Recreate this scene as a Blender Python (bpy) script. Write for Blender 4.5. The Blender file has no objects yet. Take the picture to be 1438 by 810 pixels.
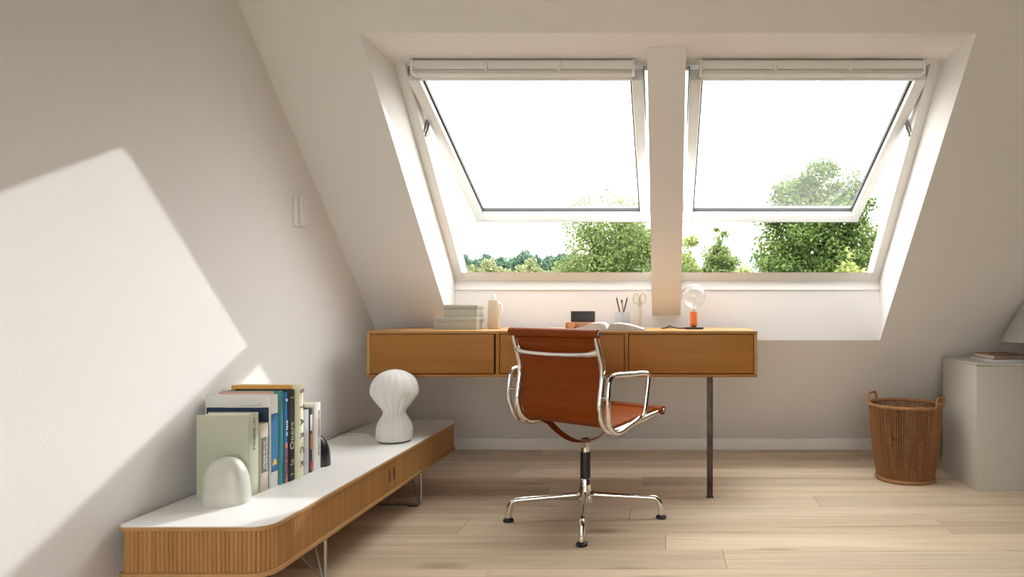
import bpy, bmesh, math, random
import numpy as np
from mathutils import Vector, Matrix

random.seed(7)
C = bpy.context.scene.collection
sc = bpy.context.scene
PI = math.pi

# ------------------------------------------------------------------ camera, sky, sun, exposure
H = 0.88                                   # eye height
cam_d = bpy.data.cameras.new('camera')
cam = bpy.data.objects.new('camera', cam_d); C.objects.link(cam)
cam.location = (0, 0, H); cam.rotation_euler = (PI/2, 0, 0)
cam_d.sensor_width = 36; cam_d.lens = 36*1000/1438
cam_d.shift_x = -216/1438; cam_d.shift_y = 21/1438
cam_d.clip_end = 3000
sc.camera = cam

world = bpy.data.worlds.new('sky'); sc.world = world; world.use_nodes = True
wn = world.node_tree.nodes; wl = world.node_tree.links
bg = wn['Background']
wtc = wn.new('ShaderNodeTexCoord'); wsep = wn.new('ShaderNodeSeparateXYZ'); wramp = wn.new('ShaderNodeValToRGB')
wl.new(wtc.outputs['Generated'], wsep.inputs[0]); wl.new(wsep.outputs[2], wramp.inputs[0])
wramp.color_ramp.elements[0].color = (.64, .61, .57, 1); wramp.color_ramp.elements[0].position = 0.0
wramp.color_ramp.elements[1].color = (1.36, 1.38, 1.38, 1); wramp.color_ramp.elements[1].position = 1.0
wl.new(wramp.outputs[0], bg.inputs[0])
SKY = 4.6
bg.inputs[1].default_value = SKY

SUN_DIR = Vector((1, 1.95, .98)).normalized()
sun_d = bpy.data.lights.new('sun', 'SUN'); sun_d.energy = 2.3; sun_d.angle = math.radians(.75); sun_d.color = (.97, .985, 1)
sun = bpy.data.objects.new('sun', sun_d); C.objects.link(sun)
sun.rotation_euler = SUN_DIR.to_track_quat('Z', 'Y').to_euler(); sun.location = (6, 12, 6)

sc.view_settings.view_transform = 'Standard'; sc.view_settings.look = 'None'
sc.view_settings.gamma = 1; sc.view_settings.exposure = 0.52

# ------------------------------------------------------------------ materials
def lin(h):
    if isinstance(h, str):
        v = [int(h[i:i+2], 16)/255 for i in (0, 2, 4)]
        return tuple(((c/12.92) if c <= .04045 else ((c+.055)/1.055)**2.4) for c in v)
    return tuple(h)
MATS = {}
def mat(name, col, rough=.5, metal=0., spec=.5, bump=0., bscale=300., var=0., vscale=6., island=0., sheen=0., trans=0.):
    if name in MATS: return MATS[name]
    m = bpy.data.materials.new(name); m.use_nodes = True; MATS[name] = m
    n = m.node_tree.nodes; l = m.node_tree.links; p = n['Principled BSDF']
    c = lin(col)
    p.inputs['Base Color'].default_value = (*c, 1); p.inputs['Roughness'].default_value = rough
    p.inputs['Metallic'].default_value = metal; p.inputs['Specular IOR Level'].default_value = spec
    m.diffuse_color = (*c, 1)
    if sheen: p.inputs['Sheen Weight'].default_value = sheen
    tc = n.new('ShaderNodeTexCoord')
    src = None
    if var:
        nz = n.new('ShaderNodeTexNoise'); nz.inputs['Scale'].default_value = vscale; nz.inputs['Detail'].default_value = 5
        l.new(tc.outputs['Object'], nz.inputs['Vector']); src = nz.outputs[0]
    if island:
        g = n.new('ShaderNodeNewGeometry'); src2 = g.outputs['Random Per Island']
        if src:
            mx = n.new('ShaderNodeMath'); mx.operation = 'MULTIPLY_ADD'; l.new(src2, mx.inputs[0]); mx.inputs[1].default_value = island
            l.new(src, mx.inputs[2]); src = mx.outputs[0]
        else: src = src2
    if src:
        a = var or island
        r = n.new('ShaderNodeValToRGB'); l.new(src, r.inputs[0])
        r.color_ramp.elements[0].position = .25; r.color_ramp.elements[1].position = .8 + island*.5
        r.color_ramp.elements[0].color = (*[x*(1-a) for x in c], 1); r.color_ramp.elements[1].color = (*[min(1, x*(1+a)) for x in c], 1)
        l.new(r.outputs[0], p.inputs['Base Color'])
    if bump:
        nb = n.new('ShaderNodeTexNoise'); nb.inputs['Scale'].default_value = bscale; nb.inputs['Detail'].default_value = 3
        l.new(tc.outputs['Object'], nb.inputs['Vector'])
        b = n.new('ShaderNodeBump'); b.inputs['Strength'].default_value = bump; b.inputs['Distance'].default_value = .002
        l.new(nb.outputs[0], b.inputs['Height']); l.new(b.outputs[0], p.inputs['Normal'])
    return m

def wood(name, c1, c2, axis=0, scale=14., rough=.45, rnd=.25, island=0., knots=False, contrast=1.):
    """grain running along one axis, object coordinates; every object gets its own cut of the pattern"""
    m = bpy.data.materials.new(name); m.use_nodes = True; MATS[name] = m
    n = m.node_tree.nodes; l = m.node_tree.links; p = n['Principled BSDF']
    p.inputs['Roughness'].default_value = rough; p.inputs['Specular IOR Level'].default_value = .2
    a, b = lin(c1), lin(c2)
    m.diffuse_color = (*[(x+y)/2 for x, y in zip(a, b)], 1)
    tc = n.new('ShaderNodeTexCoord'); oi = n.new('ShaderNodeObjectInfo')
    vm = n.new('ShaderNodeVectorMath'); vm.operation = 'MULTIPLY_ADD'
    cmb = n.new('ShaderNodeCombineXYZ'); 
    for i in range(3): l.new(oi.outputs['Random'], cmb.inputs[i])
    l.new(cmb.outputs[0], vm.inputs[0]); vm.inputs[1].default_value = (37, 53, 19); l.new(tc.outputs['Object'], vm.inputs[2])
    src = vm.outputs[0]
    if island:
        g = n.new('ShaderNodeNewGeometry'); c3 = n.new('ShaderNodeCombineXYZ')
        for i in range(3): l.new(g.outputs['Random Per Island'], c3.inputs[i])
        v3 = n.new('ShaderNodeVectorMath'); v3.operation = 'MULTIPLY_ADD'; v3.inputs[1].default_value = (31, 23, 17)
        l.new(c3.outputs[0], v3.inputs[0]); l.new(src, v3.inputs[2]); src = v3.outputs[0]
    mp = n.new('ShaderNodeMapping'); s = [scale]*3; s[axis] = scale*.07; mp.inputs['Scale'].default_value = s
    l.new(src, mp.inputs[0])
    n1 = n.new('ShaderNodeTexNoise'); n1.inputs['Scale'].default_value = 1.; n1.inputs['Detail'].default_value = 6; n1.inputs['Roughness'].default_value = .6
    n1.inputs['Distortion'].default_value = .5; l.new(mp.outputs[0], n1.inputs['Vector'])
    mp2 = n.new('ShaderNodeMapping'); s2 = [scale*9]*3; s2[axis] = scale*.25; mp2.inputs['Scale'].default_value = s2
    l.new(src, mp2.inputs[0])
    n2 = n.new('ShaderNodeTexNoise'); n2.inputs['Scale'].default_value = 1.; n2.inputs['Detail'].default_value = 3
    l.new(mp2.outputs[0], n2.inputs['Vector'])
    ad = n.new('ShaderNodeMath'); ad.operation = 'MULTIPLY_ADD'; ad.inputs[1].default_value = .35*contrast; l.new(n2.outputs[0], ad.inputs[0]); l.new(n1.outputs[0], ad.inputs[2])
    rp = n.new('ShaderNodeValToRGB'); l.new(ad.outputs[0], rp.inputs[0])
    rp.color_ramp.elements[0].position = .45; rp.color_ramp.elements[1].position = .88
    rp.color_ramp.elements[0].color = (*a, 1); rp.color_ramp.elements[1].color = (*b, 1)
    out = rp.outputs[0]
    if knots:
        mk = n.new('ShaderNodeMapping'); sk = [4.5]*3; sk[axis] = 1.6; mk.inputs['Scale'].default_value = sk; l.new(src, mk.inputs[0])
        vo = n.new('ShaderNodeTexVoronoi'); vo.inputs['Scale'].default_value = 1.2; l.new(mk.outputs[0], vo.inputs['Vector'])
        rk = n.new('ShaderNodeValToRGB'); l.new(vo.outputs['Distance'], rk.inputs[0])
        rk.color_ramp.elements[0].position = .05; rk.color_ramp.elements[0].color = (.45, .38, .32, 1)
        rk.color_ramp.elements[1].position = .24; rk.color_ramp.elements[1].color = (1, 1, 1, 1)
        mm = n.new('ShaderNodeMix'); mm.data_type = 'RGBA'; mm.blend_type = 'MULTIPLY'; mm.inputs[0].default_value = .8
        l.new(out, mm.inputs[6]); l.new(rk.outputs[0], mm.inputs[7]); out = mm.outputs[2]
    hv = n.new('ShaderNodeHueSaturation'); l.new(out, hv.inputs['Color'])
    rsrc = oi.outputs['Random']
    if island: rsrc = g.outputs['Random Per Island']
    mr = n.new('ShaderNodeMapRange'); mr.inputs[3].default_value = 1-rnd; mr.inputs[4].default_value = 1+rnd*.6; l.new(rsrc, mr.inputs[0])
    l.new(mr.outputs[0], hv.inputs['Value']); l.new(hv.outputs[0], p.inputs['Base Color'])
    bp = n.new('ShaderNodeBump'); bp.inputs['Strength'].default_value = .12; bp.inputs['Distance'].default_value = .001
    l.new(n2.outputs[0], bp.inputs['Height']); l.new(bp.outputs[0], p.inputs['Normal'])
    return m

def glass(name, tint=(1, 1, 1), veil=.0, gloss=1.0):
    m = bpy.data.materials.new(name); m.use_nodes = True; MATS[name] = m
    n = m.node_tree.nodes; l = m.node_tree.links
    for x in list(n): n.remove(x)
    o = n.new('ShaderNodeOutputMaterial'); t = n.new('ShaderNodeBsdfTransparent'); t.inputs[0].default_value = (*tint, 1)
    g = n.new('ShaderNodeBsdfGlossy'); g.inputs['Roughness'].default_value = .02
    lw = n.new('ShaderNodeLayerWeight'); pw = n.new('ShaderNodeMath'); pw.operation = 'POWER'; pw.inputs[1].default_value = 5; l.new(lw.outputs['Facing'], pw.inputs[0])
    mu = n.new('ShaderNodeMath'); mu.operation = 'MULTIPLY_ADD'; mu.inputs[1].default_value = .9*gloss; mu.inputs[2].default_value = .04*gloss; l.new(pw.outputs[0], mu.inputs[0])
    mx = n.new('ShaderNodeMixShader'); l.new(mu.outputs[0], mx.inputs[0]); l.new(t.outputs[0], mx.inputs[1]); l.new(g.outputs[0], mx.inputs[2])
    out = mx.outputs[0]
    if veil:
        d = n.new('ShaderNodeBsdfTranslucent'); d.inputs[0].default_value = (1, 1, 1, 1)
        m2 = n.new('ShaderNodeMixShader'); m2.inputs[0].default_value = veil; l.new(out, m2.inputs[1]); l.new(d.outputs[0], m2.inputs[2]); out = m2.outputs[0]
    l.new(out, o.inputs[0]); return m

def leafmat(name, c1, c2):
    m = bpy.data.materials.new(name); m.use_nodes = True; MATS[name] = m
    n = m.node_tree.nodes; l = m.node_tree.links
    for x in list(n): n.remove(x)
    o = n.new('ShaderNodeOutputMaterial'); g = n.new('ShaderNodeNewGeometry'); r = n.new('ShaderNodeValToRGB')
    r.color_ramp.elements[0].color = (*lin(c1), 1); r.color_ramp.elements[1].color = (*lin(c2), 1); l.new(g.outputs['Random Per Island'], r.inputs[0])
    d = n.new('ShaderNodeBsdfDiffuse'); t = n.new('ShaderNodeBsdfTranslucent'); l.new(r.outputs[0], d.inputs[0]); l.new(r.outputs[0], t.inputs[0])
    mx = n.new('ShaderNodeMixShader'); mx.inputs[0].default_value = .4; l.new(d.outputs[0], mx.inputs[1]); l.new(t.outputs[0], mx.inputs[2])
    l.new(mx.outputs[0], o.inputs[0]); return m

M_WALL = mat('wall_paint', (.83, .81, .80), .9, spec=.2, bump=.25, bscale=160)
M_TRIM = mat('trim_paint', (.82, .79, .74), .5)
M_FRAME = mat('window_lacquer', (.80, .79, .775), .35)
M_GASKET = mat('gasket', (.05, .05, .05), .6)
M_STEEL = mat('stay_steel', (.25, .24, .23), .4, 1.)
M_WGLASS = glass('window_glass', (.99, .995, .99), veil=.016, gloss=1.)
M_FLOOR = wood('floor_oak', (.54, .39, .255), (.82, .67, .505), 0, 7., .42, .13, knots=True, contrast=1.3)
M_SUB = mat('subfloor', (.12, .08, .05), .9)
M_DESK = wood('desk_oak', (.33, .135, .028), (.44, .20, .050), 0, 9., .45, .07)
M_DESKEDGE = wood('desk_oak_edge', (.42, .22, .075), (.54, .31, .125), 0, 9., .45, .05)
M_SLAT = wood('tambour_oak', (.37, .185, .062), (.47, .25, .092), 2, 16., .45, .10, island=1)
M_EDGE = wood('sideboard_edge', (.38, .21, .08), (.52, .30, .13), 1, 10., .45, .05)
M_WHITE = mat('white_laminate', (.87, .86, .84), .4)
M_DARKWOOD = mat('dark_recess', (.06, .025, .012), .6)
M_LEATHER = mat('cognac_leather', (.215, .043, .003), .5, spec=.15, bump=.15, bscale=500, var=.05, vscale=9)
M_CHROME = mat('polished_aluminium', (.80, .78, .75), .07, 1.)
M_BLACK = mat('black_plastic', (.012, .012, .013), .4)
M_PATINA = mat('patinated_steel', (.075, .058, .045), .45, .7, var=.5, vscale=30)
M_HAIRPIN = mat('satin_steel', (.42, .40, .37), .3, 1.)
M_CAB = mat('cabinet_lacquer', (.56, .535, .475), .5)
M_BASKET = wood('rattan', (.17, .07, .025), (.36, .165, .07), 2, 20., .55, .25, island=1)
M_BASKETR = wood('rattan_rim', (.26, .12, .045), (.42, .21, .09), 0, 20., .55, .1)
M_PAGES = mat('paper_pages', (.78, .75, .68), .8, bump=.3, bscale=900)
M_MARBLE = mat('cream_marble', (.60, .585, .52), .3, var=.16, vscale=14)
M_BMARBLE = mat('black_marble', (.03, .03, .032), .25, var=.6, vscale=25)
M_BARK = mat('bark', (.05, .038, .03), .9, var=.4, vscale=3)
M_GRASS = mat('meadow_grass', (.045, .065, .022), .9, var=.3, vscale=.1)
M_LEAF_OAK = leafmat('oak_leaves', (.045, .095, .03), (.24, .31, .10))
M_LEAF_WIL = leafmat('willow_leaves', (.09, .15, .05), (.27, .32, .12))
M_LEAF_YEL = leafmat('young_leaves', (.15, .20, .06), (.38, .41, .16))
M_LEAF_FAR = leafmat('forest_leaves', (.06, .12, .085), (.15, .23, .15))
M_LEAF_DRY = leafmat('pale_leaves', (.17, .20, .10), (.36, .37, .20))

# ------------------------------------------------------------------ mesh builder
class B:
    def __init__(s): s.bm = bmesh.new()
    def box(s, x0, x1, y0, y1, z0, z1, bev=0., seg=2, mtx=None):
        x0, x1 = sorted((x0, x1)); y0, y1 = sorted((y0, y1)); z0, z1 = sorted((z0, z1))
        t = bmesh.new(); bmesh.ops.create_cube(t, size=1)
        for v in t.verts: v.co = ((x0+x1)/2+v.co.x*(x1-x0), (y0+y1)/2+v.co.y*(y1-y0), (z0+z1)/2+v.co.z*(z1-z0))
        if bev: bmesh.ops.bevel(t, geom=t.edges[:], offset=bev, segments=seg, profile=.5, affect='EDGES')
        s._merge(t, mtx); return s
    def _merge(s, t, mtx=None):
        if mtx: bmesh.ops.transform(t, matrix=mtx, verts=t.verts)
        me = bpy.data.meshes.new('tmp'); t.to_mesh(me); t.free(); s.bm.from_mesh(me); bpy.data.meshes.remove(me)
    def faces(s, vs, fs):
        v = [s.bm.verts.new(p) for p in vs]
        for f in fs:
            try: s.bm.faces.new([v[i] for i in f])
            except ValueError: pass
        return s
    def prism(s, poly, axis, a, b, bev=0.):
        """poly: 2-D points in the two other axes (x:(y,z), y:(x,z), z:(x,y)), extruded from a to b"""
        def P(q, t): return {'x': (t, q[0], q[1]), 'y': (q[0], t, q[1]), 'z': (q[0], q[1], t)}[axis]
        n = len(poly); t = bmesh.new()
        va = [t.verts.new(P(q, a)) for q in poly]; vb = [t.verts.new(P(q, b)) for q in poly]
        t.faces.new(va); t.faces.new(vb)
        for i in range(n): t.faces.new((va[i], va[(i+1) % n], vb[(i+1) % n], vb[i]))
        bmesh.ops.recalc_face_normals(t, faces=t.faces)
        if bev: bmesh.ops.bevel(t, geom=[e for e in t.edges if any(f.verts[:] and len(f.verts) == n for f in e.link_faces)], offset=bev, segments=2, profile=.5, affect='EDGES')
        s._merge(t); return s
    def tube(s, pts, r, sides=12, closed=False, flat=1., up=None, smooth=0, caps=True):
        """r: radius or list; flat: ratio of the second half-axis; up: direction of the second half-axis"""
        pts = [Vector(p) for p in pts]; rs = list(r) if hasattr(r, '__len__') else [r]*len(pts)
        if smooth:
            n = len(pts); q = []; qr = []
            rng = range(n if closed else n-1)
            for i in rng:
                g = (lambda k: pts[k % n]) if closed else (lambda k: pts[max(0, min(n-1, k))])
                h = (lambda k: rs[k % n]) if closed else (lambda k: rs[max(0, min(n-1, k))])
                p0, p1, p2, p3 = g(i-1), g(i), g(i+1), g(i+2)
                for j in range(smooth):
                    t = j/smooth
                    q.append(.5*((2*p1)+(p2-p0)*t+(2*p0-5*p1+4*p2-p3)*t*t+(3*p1-p0-3*p2+p3)*t**3)); qr.append(h(i)+(h(i+1)-h(i))*t)
            if not closed: q.append(pts[-1]); qr.append(rs[-1])
            pts, rs = q, qr
        n = len(pts); rings = []; prev = None
        for i, p in enumerate(pts):
            a = pts[(i-1) % n] if (closed or i > 0) else p
            b = pts[(i+1) % n] if (closed or i < n-1) else p
            t = (b-a).normalized()
            if up is not None: u = Vector(up); u = (u - t*u.dot(t))
            elif prev is None: u = Vector((0, 0, 1)) if abs(t.z) < .9 else Vector((1, 0, 0)); u = u - t*u.dot(t)
            else: u = prev - t*prev.dot(t)
            u.normalize(); prev = u; w = t.cross(u)
            rings.append([s.bm.verts.new(p + w*math.cos(2*PI*k/sides)*rs[i] + u*math.sin(2*PI*k/sides)*rs[i]*flat) for k in range(sides)])
        m = n if closed else n-1
        for i in range(m):
            A, Bq = rings[i], rings[(i+1) % n]
            for k in range(sides): s.bm.faces.new((A[k], A[(k+1) % sides], Bq[(k+1) % sides], Bq[k]))
        if not closed and caps:
            s.bm.faces.new(rings[0][::-1]); s.bm.faces.new(rings[-1])
        return s
    def lathe(s, prof, seg=32, c=(0, 0, 0), fn=None):
        rings = []
        for r, z in prof:
            if r < 1e-6: rings.append([s.bm.verts.new((c[0], c[1], c[2]+z))])
            else:
                rings.append([s.bm.verts.new((c[0]+r*(fn(2*PI*k/seg, z) if fn else 1)*math.cos(2*PI*k/seg), c[1]+r*(fn(2*PI*k/seg, z) if fn else 1)*math.sin(2*PI*k/seg), c[2]+z)) for k in range(seg)])
        for a, b in zip(rings, rings[1:]):
            for k in range(seg):
                k2 = (k+1) % seg
                f = [a[k % len(a)], a[k2 % len(a)], b[k2 % len(b)], b[k % len(b)]]
                f2 = []
                for v in f:
                    if v not in f2: f2.append(v)
                if len(f2) > 2: s.bm.faces.new(f2)
        for ring, fl in ((rings[0], True), (rings[-1], False)):
            if len(ring) > 1: s.bm.faces.new(ring[::-1] if fl else ring)
        return s
    def cyl(s, p0, p1, r0, r1=None, sides=16): return s.tube([p0, p1], [r0, r0 if r1 is None else r1], sides)
    def mesh(s, name, m, off=(0, 0, 0), smooth=True, angle=35):
        bmesh.ops.recalc_face_normals(s.bm, faces=s.bm.faces)
        if any(off): bmesh.ops.translate(s.bm, verts=s.bm.verts, vec=-Vector(off))
        me = bpy.data.meshes.new(name); s.bm.to_mesh(me); s.bm.free()
        me.materials.append(m)
        if smooth:
            me.polygons.foreach_set('use_smooth', [True]*len(me.polygons)); me.set_sharp_from_angle(angle=math.radians(angle))
        return me

OFF = {}
def thing(name, label, cat, loc, rotz=0, group=None):
    o = bpy.data.objects.new(name, None); C.objects.link(o); o.location = loc; o.rotation_euler = (0, 0, rotz)
    o.empty_display_size = .05
    o['label'] = label; o['category'] = cat
    if group: o['group'] = group
    OFF[o] = Vector(loc) if not rotz else Vector((0, 0, 0))
    return o
def part(name, b, m, parent, kind=None, label=None, angle=35):
    me = b.mesh(name, m, OFF[parent], angle=angle) if isinstance(b, B) else b
    o = bpy.data.objects.new(name, me); C.objects.link(o); o.parent = parent; OFF[o] = OFF[parent]
    if kind: o['kind'] = kind
    if label: o['label'] = label
    return o
def solo(name, b, m, label, cat, loc, group=None, angle=35):
    me = b.mesh(name, m, loc, angle=angle); o = bpy.data.objects.new(name, me); C.objects.link(o); o.location = loc
    o['label'] = label; o['category'] = cat; OFF[o] = Vector(loc)
    if group: o['group'] = group
    return o
def struct(name, b, m, label=None, parent=None, angle=35):
    me = b.mesh(name, m, (0, 0, 0), angle=angle); o = bpy.data.objects.new(name, me); C.objects.link(o); OFF[o] = Vector((0, 0, 0))
    if parent: o.parent = parent
    else:
        o['kind'] = 'structure'; o['label'] = label or name.replace('_', ' '); o['category'] = name.split('_')[0]
    return o
def text(txt, size, origin, xdir, ydir, depth=.0004, stretch=1.):
    cu = bpy.data.curves.new('lettering', 'FONT'); cu.body = txt; cu.size = size; cu.extrude = depth; cu.resolution_u = 2
    cu.align_x = 'CENTER'; cu.align_y = 'CENTER'
    o = bpy.data.objects.new('lettering', cu); C.objects.link(o)
    me = bpy.data.meshes.new_from_object(o.evaluated_get(bpy.context.evaluated_depsgraph_get())); bpy.data.objects.remove(o); bpy.data.curves.remove(cu)
    x, y = Vector(xdir), Vector(ydir); z = x.cross(y)
    mt = Matrix((x*stretch, y, z)).transposed().to_4x4(); mt.translation = Vector(origin)
    me.transform(mt); b = B(); b.bm.from_mesh(me); bpy.data.meshes.remove(me); return b

# ------------------------------------------------------------------ room shell
XL, XR, YB = -1.475, 5.2, -1.9
K = 1.007                                             # slope of the roof
def ys(z): return (4.392-z)/K                         # depth of the sloping wall at height z
ZC = 2.45
RX0, RX1 = -1.09, 1.105                               # the window recess
full = [(4.293, -.05), (4.293, .069), (ys(ZC), ZC), (ys(ZC), ZC+.48), (4.9, .05), (4.9, -.05)]
b = B()
b.prism(full, 'x', XL-.15, RX0); b.prism(full, 'x', RX1, XR+.15)
b.prism([(2.532, 1.842), (ys(ZC), ZC), (ys(ZC), ZC+.48), (2.935, 1.925), (2.935, 1.842)], 'x', RX0, RX1)
b.prism([(4.293, -.05), (4.293, .069), (3.676, .69), (3.676, .95), (3.694, .983), (3.86, .983), (4.9, -.03), (4.9, -.05)], 'x', RX0, RX1)
struct('wall_back', b, M_WALL, 'sloping white attic wall with the deep window recess', angle=20)
b = B(); b.prism([(YB, -.05), (4.293, -.05), (4.293, .069), (ys(ZC), ZC), (ys(ZC), ZC+.02), (YB, ZC+.02)], 'x', XL-.15, XL)
struct('wall_left', b, M_WALL, 'white gable wall on the left with a sunlit patch', angle=20)
b = B(); b.prism([(YB, -.05), (4.293, -.05), (4.293, .069), (ys(ZC), ZC), (ys(ZC), ZC+.02), (YB, ZC+.02)], 'x', XR, XR+.15)
struct('wall_right', b, mat('bounce_cut_paint', (.26, .20, .15), .9), 'unseen gable wall on the right, painted umber to cut bounced light')  # unseen wall, dark colour chosen to lessen bounce onto the left wall
FX0, FX1, FZ0, FZ1 = -1.4, 1.3, .1, 2.4
b = B(); b.box(XL-.15, FX0, YB-.15, YB, -.05, ZC+.02); b.box(FX1, XR+.15, YB-.15, YB, -.05, ZC+.02)
b.box(FX0, FX1, YB-.15, YB, -.05, FZ0); b.box(FX0, FX1, YB-.15, YB, FZ1, ZC+.02); struct('wall_front', b, MATS['bounce_cut_paint'], 'unseen wall behind the viewpoint, painted umber to cut bounced light')  # same dark colour here, again to lessen bounced light
b = B(); b.box(XL-.15, XR+.15, YB, ys(ZC), ZC, ZC+.15); struct('ceiling', b, mat('bounce_cut_ceiling', (.16, .115, .08), .7), 'flat unseen ceiling above the slope, made dark to cut bounced light')  # unseen, dark finish made up to dim the upper left wall
# middle post between the two windows
b = B(); b.prism([(2.665, 1.842), (3.676, .8175), (3.676, .93), (3.69, .955), (3.86, 1.01), (2.90, 1.97), (2.90, 1.842)], 'x', -.0705, .0765)
struct('trim_1', b, M_WALL, 'plastered post dividing the two roof windows', angle=20)
b = B(); b.prism([(3.78, .984), (3.862, .984), (4.902, -.03), (5.2, -.32), (5.22, -.30), (3.87, 1.004), (3.78, .999)], 'x', XL-.4, XR+.4)
for xa, xb in ((XL-.4, RX0-.02), (RX1+.02, XR+.4)): b.prism([(ys(ZC)-.05, ZC+.48), (4.9, .05), (4.92, .09), (ys(ZC)-.05, ZC+.53)], 'x', xa, xb)
b.prism([(ys(ZC)-.05, ZC+.48), (2.935, 1.927), (2.955, 1.947), (ys(ZC)-.05, ZC+.53)], 'x', RX0-.02, RX1+.02)
struct('roof', b, mat('roof_tiles', (.045, .042, .042), .8), 'dark roof covering outside the windows')
b = B(); b.box(XL, XR, 4.279, 4.2935, 0, .069, .002); struct('baseboard_back', b, M_TRIM, 'low white baseboard under the sloping wall')
b = B(); b.box(XL, XL+.012, YB, 4.279, 0, .069, .002); struct('baseboard_left', b, M_TRIM, 'low white baseboard along the left wall')

# floor: one oak plank after another
b = B(); b.box(XL-.1, XR+.1, YB-.1, 4.3, -.05, -.012); fl = struct('floor', b, M_SUB, 'light oak plank floor')
PW = .18; rng = random.Random(3)
known = {2.90: -.15, 2.36: .203, 3.08: .674, 3.62: -.77, 2.18: -.58, 3.80: .25, 3.26: 1.35, 2.54: 1.9, 2.72: 1.1}
k0 = 2.36-.18*28
for i in range(40):
    y0 = k0+PW*i; y1 = min(y0+PW, 4.293)
    if y1-y0 < .02: continue
    st = next((v for k, v in known.items() if abs(k-y0) < .01), rng.uniform(-1, 1))
    cuts = sorted([XL, XR]+[st+1.9*j for j in range(-3, 4) if XL+.05 < st+1.9*j < XR-.05])
    for xa, xb in zip(cuts, cuts[1:]):
        b = B(); g = .0006; b.box(xa+g, xb-g, y0+g, y1-g, -.012, 0, .0012, 1)
        o = part('plank', b.mesh('plank', M_FLOOR, ((xa+xb)/2, (y0+y1)/2, 0), angle=10), None, fl)
        o.location = ((xa+xb)/2, (y0+y1)/2, 0)

# ------------------------------------------------------------------ roof windows
PHI = math.atan(K)
WD, WN = Vector((0, math.cos(PHI), -math.sin(PHI))), Vector((0, math.sin(PHI), math.cos(PHI)))
WO = Vector((0, 2.848, 1.842))
BETA = math.radians(23.5)
SD, SN = Vector((0, math.cos(BETA), -math.sin(BETA))), Vector((0, math.sin(BETA), math.cos(BETA)))
SO = Vector((0, 2.872, 1.803))
def mtx(o, d, n):
    m = Matrix((Vector((1, 0, 0)), d, n)).transposed().to_4x4(); m.translation = o; return m
WM, SM = mtx(WO, WD, WN), mtx(SO, SD, SN)
def window(name, x0, x1, sx0, sx1, label):
    w = bpy.data.objects.new(name, None); C.objects.link(w); w['kind'] = 'structure'; w['label'] = label; w['category'] = 'window'
    w.location = WO + Vector(((x0+x1)/2, 0, 0)); OFF[w] = w.location.copy()
    fw = .045
    for xa, xb in ((x0, x0+fw), (x1-fw, x1)):
        b = B(); b.box(xa, xb, 0, 1.20, 0, .085, .003, mtx=WM); part('frame_rail', b, M_FRAME, w)
    b = B(); b.box(x0+fw, x1-fw, .002, .05, .032, .085, .002, mtx=WM); part('frame_rail', b, M_FRAME, w)
    b = B(); b.prism([(1.134, .002), (1.197, .002), (1.225, .07), (1.22, .085)], 'x', x0+fw, x1-fw); bmesh.ops.transform(b.bm, matrix=WM, verts=b.bm.verts)
    part('frame_rail', b, M_FRAME, w)
    b = B(); b.prism([(3.671, .951), (3.688, .9945), (3.76, 1.012), (3.76, .984), (3.695, .983), (3.677, .951)], 'x', x0, x1); part('sill_board', b, M_FRAME, w)
    # sash, pushed outwards about its top edge
    L = 1.13; rw = .046; t0, t1 = -.03, .03
    s = part('sash', B().box(sx0+rw, sx1-rw, L-.07, L, t0, t1, .004, mtx=SM), M_FRAME, w)
    for xa, xb in ((sx0, sx0+rw), (sx1-rw, sx1)):
        part('sash_rail', B().box(xa, xb, 0, L, t0, t1, .004, mtx=SM), M_FRAME, s)
    part('sash_rail', B().box(sx0+rw, sx1-rw, 0, .016, t0+.01, t1, .003, mtx=SM), M_FRAME, s)
    part('glass_pane', B().box(sx0+rw-.004, sx1-rw+.004, .012, L-.066, .006, .010, mtx=SM), M_WGLASS, s)
    b = B(); e = .008
    for xa, xb, ya, yb in ((sx0+rw, sx0+rw+e, .016, L-.07), (sx1-rw-e, sx1-rw, .016, L-.07), (sx0+rw, sx1-rw, L-.07-e, L-.07)):
        b.box(xa, xb, ya, yb, -.002, .016, mtx=SM)
    part('gasket', b, M_GASKET, s)
    b = B()
    for xa, xb in ((sx0-.006, sx0), (sx1, sx1+.006)): b.box(xa, xb, .0, L-.02, .022, .05, mtx=SM)
    b.box(sx0-.006, sx1+.006, L, L+.013, -.024, .05, mtx=SM)
    part('outer_cladding', b, mat('cladding', (.48, .47, .455), .45), s)
    # ventilation bar along the top
    hx0, hx1 = sx0+.038, sx1-.034
    b = B(); b.prism([(2.83, 1.838), (2.80, 1.838), (2.792, 1.83), (2.792, 1.806), (2.798, 1.800), (2.83, 1.800)], 'x', hx0, hx1, .0)
    hd = part('vent_bar', b, M_FRAME, w)
    part('lower_lip', B().box(hx0, hx1, 2.80, 2.86, 1.784, 1.7995, .004), mat('lip_lacquer', (.66, .645, .61), .4), hd)
    for f in (.335, .665):
        xx = hx0+(hx1-hx0)*f; part('bar_bracket', B().box(xx-.006, xx+.006, 2.787, 2.82, 1.792, 1.834, .002), M_FRAME, hd)
    for xx in (hx0-.004, hx1-.008): part('end_cap', B().box(xx, xx+.012, 2.788, 2.85, 1.783, 1.838, .003), M_FRAME, hd)
    for xf, xs_ in (((x0+fw+.004, sx0-.002),) if x0 < -.5 else ((x1-fw-.004, sx1+.002),)):
        b = B()
        for dv in (0, .022):
            b.cyl(WM @ Vector((xf, .315+dv, .004)), SM @ Vector((xs_, .265+dv, -.01)), .005, sides=8)
        part('stay_arm', b, M_STEEL, w)
    return w
fill_win = bpy.data.objects.new('added_fill_window', None); C.objects.link(fill_win); fill_win['kind'] = 'structure'; fill_win['label'] = 'unseen window added behind the viewpoint for fill light'; fill_win['category'] = 'window'  # added out of view, lets sky light fill the slope and floor
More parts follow.
